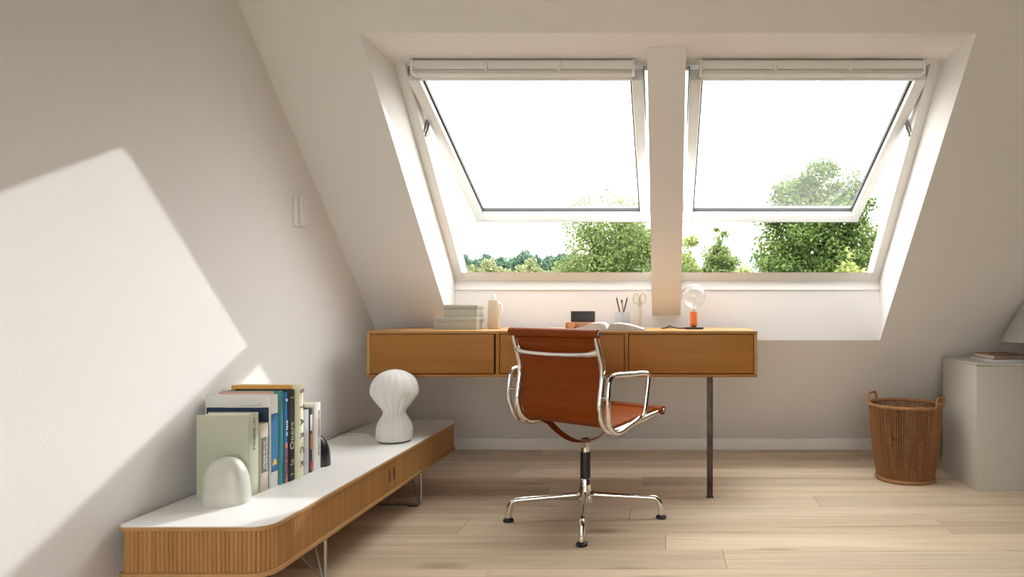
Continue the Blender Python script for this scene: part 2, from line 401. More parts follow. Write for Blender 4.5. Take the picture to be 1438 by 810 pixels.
fill_win.location = ((FX0+FX1)/2, YB-.08, FZ0); OFF[fill_win] = fill_win.location.copy()
for xa, xb, za, zb in ((FX0, FX0+.05, FZ0, FZ1), (FX1-.05, FX1, FZ0, FZ1), (FX0+.05, FX1-.05, FZ0, FZ0+.05), (FX0+.05, FX1-.05, FZ1-.05, FZ1), (-.18, -.12, FZ0+.05, FZ1-.05)):
    part('frame_rail', B().box(xa, xb, YB-.11, YB-.05, za, zb, .003), M_FRAME, fill_win)
for xa, xb in ((FX0+.05, -.18), (-.12, FX1-.05)): part('glass_pane', B().box(xa, xb, YB-.082, YB-.078, FZ0+.05, FZ1-.05), M_WGLASS, fill_win)
window('window_1', RX0, -.028, -1.036, -.092, 'left top-hung roof window, sash pushed open')
window('window_2', .034, RX1, .098, 1.05, 'right top-hung roof window, sash pushed open')

# ------------------------------------------------------------------ desk
DX0, DX1, DY0, DY1, DZ0, DZ1 = -1.323, .405, 3.15, 3.595, .554, .759
desk = thing('desk', 'long oak desk with three drawers standing below the roof windows', 'desk', ((DX0+DX1)/2, (DY0+DY1)/2, 0))
t = .013
part('desk_top', B().box(DX0, DX1, DY0, DY1, DZ1-t, DZ1, .0015), M_DESKEDGE, desk)
part('bottom_panel', B().box(DX0, DX1, DY0, DY1, DZ0, DZ0+t, .0015), M_DESK, desk)
part('side_panel', B().box(DX0, DX0+.014, DY0, DY1, DZ0+t, DZ1-t, .001), M_DESKEDGE, desk)
part('side_panel', B().box(DX1-.014, DX1, DY0, DY1, DZ0+t, DZ1-t, .001), M_DESKEDGE, desk)
part('back_panel', B().box(DX0+.014, DX1-.014, DY1-.01, DY1, DZ0+t, DZ1-t), M_DESK, desk)
dv = [(-.753, -.737), (-.182, -.166)]
for a, c in dv: part('divider', B().box(a, c, DY0+.001, DY1-.01, DZ0+t, DZ1-t, .001), M_DESK, desk)
xs = [DX0+.014, dv[0][0], dv[0][1], dv[1][0], dv[1][1], DX1-.014]
for i, (g, pr) in enumerate(((.004, -.004), (.0025, .002), (.0025, .002))):
    a, c = xs[2*i], xs[2*i+1]; gr = .007 if i == 0 else g
    d = part('drawer', B().box(a+.003, c-gr, DY0+pr, DY0+pr+.018, DZ0+t+.004, DZ1-t-.003, .0015), M_DESK, desk)
    part('drawer_box', B().box(a+.01, c-.012, DY0+.02, DY1-.03, DZ0+t+.008, DZ1-t-.03), M_DARKWOOD, d)
part('leg', B().box(.187, .213, 3.222, 3.248, .004, DZ0, .0015).box(.184, .216, 3.219, 3.251, 0, .004), M_PATINA, desk, label='dark patinated square steel leg')

# ------------------------------------------------------------------ swivel chair
TH = math.radians(35)
ch = thing('swivel_chair', 'cognac leather office chair with polished metal arms, turned from the desk', 'chair', (-.327, 2.895, 0), -TH)
prof_full = [(.212, .437), (.15, .436), (.05, .420), (-.04, .409), (-.09, .411), (-.125, .428), (-.143, .46), (-.150, .51), (-.143, .56), (-.137, .60), (-.139, .64), (-.154, .69), (-.172, .735), (-.182, .752)]
def smooth2(pts, n):
    P = [Vector((p[0], p[1], 0)) for p in pts]; out = []
    for i in range(len(P)-1):
        p0, p1, p2, p3 = P[max(i-1, 0)], P[i], P[i+1], P[min(i+2, len(P)-1)]
        for j in range(n):
            t = j/n; out.append(.5*((2*p1)+(p2-p0)*t+(2*p0-5*p1+4*p2-p3)*t*t+(3*p1-p0-3*p2+p3)*t**3))
    out.append(P[-1]); return [(v.x, v.y) for v in out]
prof = smooth2(prof_full, 16)
def sling(pr, half, s0):
    """ribbed leather sheet: a closed strip along the side profile, pillowed between its cross seams"""
    b = B(); s = s0; front, back = [], []
    for i, (y, z) in enumerate(pr):
        y0, z0 = pr[max(i-1, 0)]; y1, z1 = pr[min(i+1, len(pr)-1)]
        ln = math.hypot(y1-y0, z1-z0); ny, nz = -(z1-z0)/ln, (y1-y0)/ln
        if i: s += math.hypot(y-pr[i-1][0], z-pr[i-1][1])
        th = .004+.0036*abs(math.sin(PI*s/.047))**.5
        front.append((y-ny*th, z-nz*th)); back.append((y+ny*th, z+nz*th))
    loop = front+back[::-1]
    n = len(loop); vs = [(x, q[0], q[1]) for x in (-half, half) for q in loop]
    m = len(pr)
    fs = [(i, (i+1) % n, n+(i+1) % n, n+i) for i in range(n)]
    for o_ in (0, n):
        for i in range(m-1): fs.append((o_+i, o_+i+1, o_+n-2-i, o_+n-1-i))
    b.faces(vs, fs); return b, s
cut = 16*5
bs, s_end = sling(prof[:cut+1], .206, 0.)
part('seat', bs, M_LEATHER, ch, angle=60)
bb, _ = sling(prof[cut:], .206, s_end)
part('backrest', bb, M_LEATHER, ch, angle=60)
for nm, (y, z) in (('top_roll', (-.190, .768)), ('front_roll', (.222, .438))):
    r = part(nm, B().tube([(-.234, y, z), (-.231, y, z), (.231, y, z), (.234, y, z)], [.014, .0175, .0175, .014], 20), M_LEATHER, ch)
    for sx in (-1, 1): part('end_cap', B().cyl((sx*.2335, y, z), (sx*.238, y, z), .010, .009, 16), M_CHROME, r)
fr = [(-.188, .756), (-.170, .70), (-.152, .645), (-.149, .60), (-.158, .54), (-.163, .49), (-.152, .44), (-.118, .404), (-.07, .394), (0, .402), (.1, .418), (.205, .433)]
for sx in (-1, 1):
    part('side_frame', B().tube([(sx*.217, y, z) for y, z in fr], [.010, .013, .014, .014, .014, .0145, .015, .015, .014, .013, .012, .010], 14, flat=.75, up=(1, 0, 0), smooth=6), M_CHROME, ch)
    lp = [(-.170, .50), (-.166, .57), (-.154, .603), (-.122, .613), (-.03, .610), (.050, .607), (.077, .598), (.078, .572), (.066, .51), (.052, .455), (.036, .434), (-.03, .412), (-.085, .396), (-.125, .402), (-.156, .436)]
    arm = part('armrest', B().tube([(sx*(.262 if z > .45 else .252), y, z) for y, z in lp], .0105, 12, closed=True, flat=.75, up=(1, 0, 0), smooth=6), M_CHROME, ch)
    part('arm_peg', B().cyl((sx*.216, -.162, .53), (sx*.262, -.169, .532), .0055, sides=10), M_CHROME, arm)
    part('arm_peg', B().cyl((sx*.216, .0, .402), (sx*.255, -.005, .418), .006, sides=10), M_CHROME, arm)
part('back_bar', B().tube([(-.215, -.168, .702), (-.195, -.178, .694), (-.15, -.186, .688), (0, -.189, .684), (.15, -.186, .688), (.195, -.178, .694), (.215, -.168, .702)], [.019, .013, .009, .0085, .009, .013, .019], 14, flat=.7, up=(0, 1, 0), smooth=5), M_CHROME, ch)
sp = [(.215, .396), (.163, .386), (.115, .357), (.055, .333), (0, .326)]
sp = [(-x, z) for x, z in sp[:-1]]+[(x, z) for x, z in sp[::-1]]
b = B(); b.tube([(x, -.04, z) for x, z in sp], [.020, .020, .020, .021, .023, .021, .020, .020, .020], 14, flat=.32, up=(0, 0, 1), smooth=6)
part('spreader', b, M_CHROME, ch)
part('upper_column', B().cyl((0, 0, .275), (0, 0, .3), .0175, .0175, 24).cyl((0, 0, .3), (0, -.01, .325), .0175, .024, 24), M_CHROME, ch)
part('black_sleeve', B().cyl((0, 0, .163), (0, 0, .278), .0205, .0205, 28), M_BLACK, ch)
part('hub', B().lathe([(.020, .172), (.0225, .168), (.0235, .14), (.027, .105), (.031, .085), (.027, .072), (0, .07)], 28), M_CHROME, ch)
for k in range(4):
    a = math.radians(4+90*k)+TH; c, s = math.cos(a), math.sin(a)
    path = [(.02, .105), (.05, .102), (.16, .094), (.26, .087), (.288, .082), (.300, .066), (.308, .03), (.309, .014)]
    lg = part('base_arm', B().tube([(c*r, s*r, z) for r, z in path], [.017, .013, .0115, .0125, .013, .013, .0125, .012], 14, smooth=4), M_CHROME, ch)
    part('glide', B().lathe([(.019, 0), (.0215, .003), (.0215, .009), (.014, .016), (0, .017)], 20, (c*.309, s*.309, 0)), M_BLACK, lg)

# ------------------------------------------------------------------ sideboard
SX0, SX1, SY0, SY1, SZ = -1.458, -1.048, 1.885, 3.59, .290
sb = thing('sideboard', 'long low oak sideboard with tambour fronts and white top along the left wall', 'sideboard', ((SX0+SX1)/2, (SY0+SY1)/2, 0))
def outline(ins, rf=.055, rb=.022, n=8):
    x0, x1, y0, y1 = SX0+ins, SX1-ins, SY0+ins, SY1-ins; pts = []
    for (cx, cy, r, a0) in ((x1-rf, y0+rf, rf, -PI/2), (x1-rf, y1-rf, rf, 0), (x0+rb, y1-rb, rb, PI/2), (x0+rb, y0+rb, rb, PI)):
        for k in range(n+1): a = a0+PI/2*k/n; pts.append((cx+r*math.cos(a), cy+r*math.sin(a)))
    return pts
part('top_surface', B().prism(outline(.0015), 'z', SZ-.003, SZ), M_WHITE, sb, label='smooth white top surface')
part('top_panel', B().prism(outline(0), 'z', SZ-.014, SZ-.003, .0012), M_EDGE, sb)
part('bottom_panel', B().prism(outline(0), 'z', .152, .164, .0012), M_EDGE, sb)
part('carcass', B().prism(outline(.016), 'z', .164, SZ-.014), M_DARKWOOD, sb)
# tambour: slats laid one by one along the outline
path = outline(.007, n=24)
near = [p for p in path]
# walk: start at the back-left near corner, along the near end, round the corner, along the front, to the far end
seq = near[75+12:100] + near[0:75-12]
def walk(seq, step):
    out = [Vector(seq[0])]; acc = 0; cur = Vector(seq[0]); i = 1
    while i < len(seq):
        nx = Vector(seq[i]); d = (nx-cur).length
        if acc+d >= step:
            cur = cur+(nx-cur)*((step-acc)/d); out.append(cur.copy()); acc = 0
        else: acc += d; cur = nx; i += 1
    return out
st = walk(seq, .0115)
ymid = 2.7375
secs = {'end_tambour': B(), 'near': B(), 'far': B()}
for a, c in zip(st, st[1:]):
    m_ = (a+c)/2; d = (c-a).normalized(); nrm = Vector((d.y, -d.x)); w = (c-a).length*.92
    q = [m_-d*w/2-nrm*.006, m_-d*w/2+nrm*.0005, m_-d*w*.28+nrm*.0024, m_+d*w*.28+nrm*.0024, m_+d*w/2+nrm*.0005, m_+d*w/2-nrm*.006]
    key = 'end_tambour' if m_.x < SX1-.06 and m_.y < 2.5 else ('near' if m_.y < ymid else 'far')
    secs[key].prism([(v.x, v.y) for v in q], 'z', .1645, SZ-.0145)
part('end_tambour', secs['end_tambour'], M_SLAT, sb)
d1 = part('tambour_door', secs['near'], M_SLAT, sb); d2 = part('tambour_door', secs['far'], M_SLAT, sb)
for d, y in ((d1, ymid-.022), (d2, ymid+.022)):
    part('handle', B().box(SX1-.006, SX1-.0035, y-.005, y+.005, .2, .248, .001), M_DARKWOOD, d, label='narrow dark finger slot')
for y in (2.22, 3.09):
    fx, bx = SX1-.014, SX0+.03
    b = B(); b.tube([(fx, y, .153), (fx, y, .022), (fx-.004, y, .012), (fx-.014, y, .008), (bx+.014, y, .008), (bx+.004, y, .012), (bx, y, .022), (bx, y, .153)], .0055, 10)
    lg = part('leg', b, M_HAIRPIN, sb)
    for ex, s, r_ in ((fx, -1, .002), (bx, 1, .002)):
        for dx, dy in ((.10, -.035), (.065, .045)):
            part('brace_rod', B().cyl((ex+s*.006, y, .016), (ex+s*dx, y+dy, .153), .0028, sides=8), M_HAIRPIN, lg)
        part('foot_pad', B().box(ex+s*.012, ex+s*.06, y-.007, y+.007, 0, .004, .001), M_BLACK, lg)

# ------------------------------------------------------------------ books and bookends on the sideboard
def book(label, xs_, y0, y1, h, w, col, spine_col=None, pages=None, bands=(), group='books on the sideboard', front=None):
    x0 = xs_-w; o = thing('book', label, 'book', ((x0+xs_)/2, (y0+y1)/2, SZ), 0, group)
    m = mat('cover_'+col if isinstance(col, str) else 'cover', col, .5)
    g = .0004; th = .0026; ya, yb = y0+g, y1-g; r = min(.006, (yb-ya)*.3)
    b = B(); z0, z1 = SZ, SZ+h
    b.prism([(x0, ya), (xs_-r, ya), (xs_-r*.3, ya+r*.35), (xs_, ya+r), (xs_, yb-r), (xs_-r*.3, yb-r*.35), (xs_-r, yb), (x0, yb), (x0, yb-th), (xs_-th-r*.3, yb-th), (xs_-th-r*.3, ya+th), (x0, ya+th)], 'z', z0, z1)
    part('cover', b, m, o)
    part('pages', B().box(x0+.004, xs_-th-r*.3-.0005, ya+th, yb-th, z0+.003, z1-.004), pages or M_PAGES, o)
    if front: part('front_cover', B().box(x0, xs_-.024, ya-.0006, ya, z0, z1), mat('front_'+front, front, .5), o)
    for (nm, lo, hi, c, wrap) in bands:
        mm = mat('print_'+c, c, .45); e = .0005
        if wrap in ('spine', 'both'): part(nm, B().box(xs_, xs_+e, ya+r*.6, yb-r*.6, z0+h*lo, z0+h*hi), mm, o)
        if wrap in ('front', 'both'): part(nm, B().box(x0+.004, xs_-r, ya-e, ya, z0+h*lo, z0+h*hi), mm, o)
    return o
def spine_text(o, txt, size, xs_, yc, zc, col, up=False, stretch=1.):
    d = (((0, 0, 1), (0, -1, 0)) if up else ((0, 0, -1), (0, 1, 0)))
    part('lettering', text(txt, size, (xs_+.0008, yc, zc), d[0], d[1], stretch=stretch), mat('ink_'+col, col, .5), o)
o = book('sage green hardback, first book behind the cream stone bookend', -1.265, 2.159, 2.217, .252, .158, 'b4b8a1')
spine_text(o, 'ART ENSEMBLE', .015, -1.265, 2.188, SZ+.19, '8a8f7e')
o = book('short beige book with a grey title box on its spine', -1.262, 2.218, 2.266, .212, .15, 'c9bfae', bands=[('title_box', .28, .80, '6a6c66', 'spine')])
spine_text(o, 'FAMOUS MUSEUMS', .012, -1.2612, 2.248, SZ+.115, 'ece6d8'); spine_text(o, 'OF THE WORLD', .012, -1.2612, 2.235, SZ+.115, 'ece6d8')
o = book('tall art book in a white jacket with a blue painting', -1.258, 2.267, 2.315, .296, .208, 'dedcd8', bands=[('jacket_picture', .0, .875, '1c3550', 'front'), ('jacket_picture', .17, .80, '2f6d97', 'spine')])
part('yellow_motif', B().prism([(2.277, SZ+.072), (2.302, SZ+.072), (2.298, SZ+.086), (2.286, SZ+.092)], 'x', -1.2575, -1.2568), mat('print_yellow', 'd9a630', .5), o)
b = B()
for k in range(3): b.box(-1.40+.05*k, -1.285, 2.2662, 2.267, SZ+.258+.006*k, SZ+.2592+.006*k)
part('fine_print', b, mat('ink_grey', 'a8a49c', .6), o)
book('slim teal book with pinkish front cover behind the art book', -1.252, 2.316, 2.333, .304, .20, '3f8a86', front='d3a594')
o = book('slim paperback with blue and orange spine and white lettering', -1.248, 2.334, 2.352, .297, .195, '1d6ea6', bands=[('orange_band', .0, .44, 'e08048', 'spine')])
spine_text(o, 'in love', .019, -1.2475, 2.343, SZ+.18, 'e9eef2', True); spine_text(o, 'Tainted Guild', .019, -1.2475, 2.343, SZ+.065, '5b4a74', True, .95)
part('emblem', B().cyl((-1.248, 2.343, SZ+.272), (-1.2468, 2.343, SZ+.272), .005), mat('ink_e9eef2', 'e9eef2', .5), o)
o = book('black hardback with the large word Opera on its spine', -1.245, 2.353, 2.392, .303, .20, '15161b')
spine_text(o, 'Opera', .036, -1.245, 2.3725, SZ+.150, 'b9b79f', True); spine_text(o, 'la', .034, -1.245, 2.3725, SZ+.062, 'b9b79f', True); spine_text(o, 'I', .030, -1.245, 2.3725, SZ+.277, 'b9b79f', True); spine_text(o, 'l', .03, -1.245, 2.3725, SZ+.022, 'b9b79f', True)
o = book('tallest book, cream spine with six spaced capitals and orange front cover', -1.232, 2.393, 2.426, .316, .228, 'e6e4c6', front='e2a24c')
for c_, f in zip('STARCK', (.93, .76, .60, .455, .30, .15)): spine_text(o, c_, .034, -1.232, 2.4095, SZ+.316*f, '2a2a2a')
book('short plain grey book between the cream book and the dark one', -1.24, 2.427, 2.478, .222, .165, 'b9bcbd')
o = book('thin dark paperback with red foot on its spine', -1.24, 2.479, 2.502, .224, .165, '3a3638', bands=[('spine_label', .65, .9, 'd9d6d0', 'spine'), ('orange_band', .36, .60, 'c07a40', 'spine'), ('red_label', .04, .16, 'b03a34', 'spine')])
o = book('white book with fine spine print against the black bookend', -1.235, 2.503, 2.553, .238, .17, 'e2e0db')
spine_text(o, 'Das Neue Wohnen und Bauen', .013, -1.235, 2.535, SZ+.13, '77716b')

def dome(c, a, bq, h, n=2.6, y0=None):
    b = B(); rows, cols = 20, 40; rings = []
    for i in range(rows+1):
        t = i/rows*PI/2; cz = math.sin(t)**(2/n)*h; rr = max(math.cos(t), 0)**(2/n)
        if i == rows: rings.append([b.bm.verts.new((c[0], c[1], c[2]+h))]); continue
        ring = []
        for k in range(cols):
            p = 2*PI*k/cols; cx, cy = math.cos(p), math.sin(p)
            x = abs(cx)**(2/n)*(1 if cx >= 0 else -1)*a*rr; y = abs(cy)**(2/n)*(1 if cy >= 0 else -1)*bq*rr
            ring.append(b.bm.verts.new((c[0]+x, c[1]+y, c[2]+cz)))
        rings.append(ring)
    for A, Q in zip(rings, rings[1:]):
        for k in range(cols):
            k2 = (k+1) % cols
            if len(Q) == 1: b.bm.faces.new((A[k], A[k2], Q[0]))
            else: b.bm.faces.new((A[k], A[k2], Q[k2], Q[k]))
    b.bm.faces.new(rings[0][::-1]); return b
solo('bookend', dome((-1.303, 2.112, SZ), .065, .045, .135), M_MARBLE, 'rounded cream stone bookend in front of the green book', 'bookend', (-1.303, 2.112, SZ), angle=80)
solo('bookend', dome((-1.286, 2.592, SZ), .062, .036, .115), M_BMARBLE, 'rounded black stone bookend behind the white book', 'bookend', (-1.286, 2.592, SZ), angle=80)

# ------------------------------------------------------------------ cocoon table lamp
lp = thing('table_lamp', 'white ribbed cocoon lamp on the far end of the sideboard', 'lamp', (-1.16, 3.045, SZ))
pr = [(.066, .006), (.074, .014), (.077, .035), (.077, .058), (.071, .082), (.060, .103), (.051, .118), (.049, .128), (.054, .142), (.068, .160), (.086, .184), (.099, .205), (.1025, .222), (.099, .246), (.090, .268), (.075, .287), (.053, .302), (.028, .311), (.010, .314), (0, .314)]
pr = [(r*.965, z*.98) for r, z in pr]
prs = smooth2(pr, 3); NR = 18
M_COCOON = mat('cocoon_resin', (.88, .88, .86), .55)
n_ = M_COCOON.node_tree.nodes; l_ = M_COCOON.node_tree.links; tr_ = n_.new('ShaderNodeBsdfTranslucent'); tr_.inputs[0].default_value = (.85, .85, .82, 1)
ms_ = n_.new('ShaderNodeMixShader'); ms_.inputs[0].default_value = .3; l_.new(n_['Principled BSDF'].outputs[0], ms_.inputs[1]); l_.new(tr_.outputs[0], ms_.inputs[2]); l_.new(ms_.outputs[0], n_['Material Output'].inputs[0])
part('lamp_shade', B().lathe([(max(r, 0), z) for r, z in prs], NR*6, (-1.16, 3.045, SZ), fn=lambda a, z: 1-.045*(1-abs(math.cos(a*NR/2)))), M_COCOON, lp, angle=70)
part('base_ring', B().lathe([(.062, 0), (.066, .002), (.066, .007), (.05, .008)], NR*4, (-1.16, 3.045, SZ), fn=lambda a, z: 1-.05*abs(math.sin(a*NR/2))), mat('dark_wire', (.10, .055, .03), .5), lp)
part('cord', B().tube([(-1.23, 3.05, SZ+.006), (-1.27, 3.09, SZ+.004), (-1.33, 3.17, SZ+.004), (-1.40, 3.20, SZ+.004), (-1.452, 3.17, SZ+.004)], .0035, 8, smooth=6), mat('white_cable', (.8, .8, .78), .4), lp)

# ------------------------------------------------------------------ things on the desk
D = DZ1
M_BOX = mat('grey_green_card', (.46, .455, .40), .7)
def lidbox(label, x0, x1, y0, y1, z0, z1, lid):
    o = thing('storage_box', label, 'box', ((x0+x1)/2, (y0+y1)/2, z0), 0, 'lidded boxes on the desk')
    part('box_body', B().box(x0+.002, x1-.002, y0+.002, y1-.002, z0, z1-lid+.001, .0015), M_BOX, o)
    part('lid', B().box(x0, x1, y0, y1, z1-lid, z1, .002), M_BOX, o); return o
lidbox('wider grey green lidded box lying directly on the desk', -1.079, -.876, 3.30, 3.45, D, D+.056, .020)
lidbox('smaller grey green lidded box stacked on the wider box', -1.036, -.876, 3.315, 3.44, D+.056, D+.115, .018)
o = thing('jar', 'small cream lidded jar half hidden behind the lidded boxes', 'jar', (-.915, 3.5, D))
part('jar_body', B().lathe([(.019, 0), (.020, .002), (.020, .036), (.018, .037)], 24, (-.915, 3.5, D)), mat('cream_ceramic', (.66, .62, .53), .4), o)
part('lid', B().lathe([(.018, .037), (.021, .038), (.021, .050), (.019, .052), (0, .052)], 24, (-.915, 3.5, D)), MATS['cream_ceramic'], o)
bx, by = -.821, 3.40
o = thing('bottle', 'tall tapered beige bottle with white cap beside the boxes', 'bottle', (bx, by, D))
def frustum(b, cx, cy, z0, z1, w0, w1, d0, d1):
    vs = [(cx+sx*w/2, cy+sy*d/2, z) for z, w, d in ((z0, w0, d0), (z1, w1, d1)) for sx, sy in ((-1, -1), (1, -1), (1, 1), (-1, 1))]
    t = bmesh.new(); v = [t.verts.new(p) for p in vs]
    for f in ((0, 1, 2, 3), (4, 5, 6, 7), (0, 1, 5, 4), (1, 2, 6, 5), (2, 3, 7, 6), (3, 0, 4, 7)): t.faces.new([v[i] for i in f])
    bmesh.ops.recalc_face_normals(t, faces=t.faces); bmesh.ops.bevel(t, geom=t.edges[:], offset=.003, segments=2, profile=.5, affect='EDGES'); b._merge(t); return b
part('bottle_body', frustum(B(), bx, by, D, D+.138, .053, .042, .05, .04), mat('beige_ceramic', (.62, .52, .39), .5), o)
part('cap', B().lathe([(.010, .137), (.011, .139), (.011, .161), (.009, .165), (0, .165)], 20, (bx, by, D)), mat('white_cap', (.85, .84, .82), .35), o)
part('handle', B().tube([(bx+.019, by, D+.122), (bx+.030, by, D+.120), (bx+.036, by, D+.108), (bx+.036, by, D+.085), (bx+.030, by, D+.062), (bx+.023, by, D+.05)], .006, 10, flat=1.2, up=(0, 1, 0), smooth=5), MATS['white_cap'], o)  # white handle shape put in for the bottle's sunlit right side
# dark block on a wooden stand, with a round terracotta weight in front
o = thing('desk_stand', 'flat wooden desk stand holding a matt black panel', 'stand', (-.40, 3.43, D))
part('wooden_base', B().box(-.478, -.318, 3.39, 3.47, D, D+.032, .003), wood('walnut', (.36, .17, .08), (.50, .26, .13), 0, 12.), o)
part('black_panel', B().box(-.454, -.342, 3.405, 3.445, D+.0325, D+.0835, .002), mat('slate_black', (.018, .02, .02), .45), o)
part('panel_rim', B().box(-.4555, -.3405, 3.4035, 3.4065, D+.0805, D+.0845), mat('slate_edge', (.07, .07, .065), .5), o)
solo('wooden_ball', B().cyl((-.446, 3.355, D+.017), (-.446, 3.388, D+.017), .0165, sides=28), mat('terracotta', (.58, .24, .11), .5), 'short round terracotta cylinder lying before the wooden stand', 'paperweight', (-.446, 3.37, D))
# open book
ob = thing('open_book', 'large open picture book lying on the desk behind the chair', 'book', (-.262, 3.27, D))
part('cover', B().box(-.425, -.095, 3.175, 3.375, D, D+.003, .001), mat('grey_cloth', (.22, .21, .21), .7), ob)
def page_arc(xa, xb, z_peak, t0):
    b = B(); top = []; n = 16
    for i in range(n+1):
        f = i/n; x = xa+(xb-xa)*f
        top.append((x, D+.004+z_peak*(math.sin(PI*min(1, f**.55))**.8 if 0 < f < 1 else 0)+.002*(1-f)))
    poly = [(xb, D+.0032)]+[(xa, D+.0032)]+top
    b.prism(poly, 'y', 3.18, 3.37); return b
part('left_pages', page_arc(-.262, -.418, .028, 0), mat('white_pages', (.74, .73, .71), .6), ob)
part('right_pages', page_arc(-.2615, -.10, .026, 0), mat('printed_pages', (.50, .48, .46), .45, var=.35, vscale=12), ob)
# pencil cup
cx, cy = -.2105, 3.425
o = thing('pencil_cup', 'pale grey fluted pencil cup behind the open book', 'cup', (cx, cy, D))
prc = [(.034, 0), (.0355, .002), (.0355, .080), (.032, .080), (.032, .006), (0, .006)]
part('cup_body', B().lathe(prc, 20*6, (cx, cy, D), fn=lambda a, z: 1+.07*(abs(math.cos(a*8))-.5)), mat('fluted_ceramic', (.60, .61, .63), .45), o, angle=50)
def pencil(label, p0, p1, m, r=.0035, tip=True, name='pencil'):
    o = thing(name, label, name, p0, 0, 'pencils in the fluted cup')
    P0, P1 = Vector(p0), Vector(p1); d = (P1-P0).normalized()
    part('pencil_body', B().cyl(P0, P1, r, sides=6), m, o)
    e = P1+d*.016
    part('sharpened_tip', B().tube([P1, e], [r*.95, .0006], 8), mat('pale_wood_tip', (.68, .58, .45), .6), o)
    return o
mp_ = mat('dark_pencil', (.05, .035, .03), .4)
pencil('dark pencil leaning left in the fluted cup', (cx+.005, cy-.01, D+.008), (cx-.026, cy+.0, D+.146), mp_)
pencil('dark pencil leaning right in the fluted cup', (cx-.008, cy-.01, D+.008), (cx+.024, cy+.004, D+.146), mp_)
o = thing('paint_brush', 'thin wooden brush with a dark head between the two pencils', 'brush', (cx+.016, cy+.01, D+.008), 0, 'pencils in the fluted cup')
part('brush_handle', B().cyl((cx+.018, cy+.012, D+.008), (cx-.001, cy+.014, D+.125), .0035, sides=8), mat('ochre_wood', (.55, .38, .17), .5), o)
part('brush_head', B().tube([(cx-.001, cy+.014, D+.125), (cx-.002, cy+.0142, D+.133), (cx-.0035, cy+.0145, D+.139)], [.0042, .005, .003], 10), mat('brown_bristle', (.14, .09, .06), .8), o)
# scissors in their upright sheath
sx_, sy_ = -.1295, 3.5
o = thing('scissors', 'cream scissors standing handles up between cup and globe lamp', 'scissors', (sx_, sy_, D))
M_CREAM = mat('cream_enamel', (.66, .60, .47), .4)
part('sheath', B().box(sx_-.0105, sx_+.0105, sy_-.006, sy_+.006, D, D+.105, .003), M_CREAM, o)
for s in (-1, 1):
    ring = [(sx_+s*(.017+.0145*math.cos(a)), sy_+s*.002, D+.146+.026*math.sin(a)) for a in [2*PI*k/20 for k in range(20)]]
    r = part('handle', B().tube(ring, .0032, 8, closed=True), M_CREAM, o)
    part('shank', B().tube([(sx_+s*.005, sy_+s*.002, D+.135), (sx_+s*.004, sy_+s*.002, D+.115), (sx_+s*.002, sy_+s*.002, D+.10)], .0045, 8), M_CREAM, r)
# globe lamp
gx, gy = .131, 3.36
o = thing('globe_lamp', 'clear glass globe lamp with orange stem on a black disc', 'lamp', (gx, gy, D))
part('base_disc', B().lathe([(.043, 0), (.044, .001), (.044, .008), (.043, .009), (0, .009)], 40, (gx+.004, gy, D)), M_BLACK, o)
part('orange_stem', B().lathe([(.008, .009), (.013, .012), (.0175, .022), (.0178, .030), (.0178, .078), (.0168, .081), (0, .081)], 32, (gx, gy, D)), mat('orange_lacquer', (.80, .20, .045), .35), o)
part('socket', B().lathe([(.013, .081), (.0145, .083), (.0145, .097), (.011, .10), (0, .10)], 28, (gx, gy, D)), mat('clear_socket', (.72, .68, .60), .2), o)
gl = [(.012, .096), (.014, .100)]+[(.0565*math.sin(a), .1546-.0565*math.cos(a)) for a in [PI*k/28 for k in range(3, 28)]]+[(0, .2111)]
M_BULB = glass('bulb_glass', (.96, .96, .95), veil=.012, gloss=2.)
part('glass_globe', B().lathe(gl, 48, (gx, gy, D)), M_BULB, o, angle=60)
part('filament_post', B().cyl((gx, gy, D+.098), (gx, gy, D+.150), .004, .002).cyl((gx-.008, gy, D+.152), (gx+.008, gy, D+.150), .0025), mat('frosted_post', (.75, .70, .6), .4), o)
part('cord', B().tube([(gx-.040, gy+.005, D+.004), (gx-.07, gy+.008, D+.004), (gx-.095, gy, D+.008), (gx-.112, gy+.01, D+.016), (gx-.122, gy+.02, D+.010), (gx-.140, gy+.02, D+.003), (gx-.15, gy+.05, D+.003), (gx-.11, gy+.15, D+.003), (gx-.10, DY1-.004, D+.003)], .0026, 8, smooth=6), M_BLACK, o)

# ------------------------------------------------------------------ right side: basket, cabinet, its things
kx, ky = 1.203, 3.58
o = thing('waste_basket', 'brown rattan basket with two small handles beside the grey cabinet', 'basket', (kx, ky, 0))
RB, RT, HB = .135, .172, .372
b = B(); NS = 96
for k in range(NS):
    a = 2*PI*k/NS; c, s = math.cos(a), math.sin(a); j = rng.uniform(-.0012, .0012)
    b.tube([(kx+c*(RB+j), ky+s*(RB+j), .012), (kx+c*((RB+RT)/2+.006+j), ky+s*((RB+RT)/2+.006+j), HB*.5), (kx+c*(RT+j), ky+s*(RT+j), HB)], rng.uniform(.0029, .0040), 6)
part('stakes', b, M_BASKET, o, kind='stuff')
def ringpts(r, z, n=56): return [(kx+r*math.cos(2*PI*k/n), ky+r*math.sin(2*PI*k/n), z) for k in range(n)]
part('rim', B().tube(ringpts(RT+.002, HB+.002), .0085, 8, closed=True), M_BASKETR, o)
part('hoop', B().tube(ringpts(RT-.008, HB-.03), .004, 6, closed=True).tube(ringpts(RB-.006, .05), .004, 6, closed=True).tube(ringpts((RB+RT)/2-.002, HB*.5), .004, 6, closed=True), M_BASKETR, o)
part('foot_ring', B().tube(ringpts(RB+.002, .010), .010, 8, closed=True), M_BASKETR, o)
part('basket_floor', B().lathe([(RB-.002, .012), (RB-.002, .018), (0, .018)], 40, (kx, ky, 0)), M_BASKETR, o)
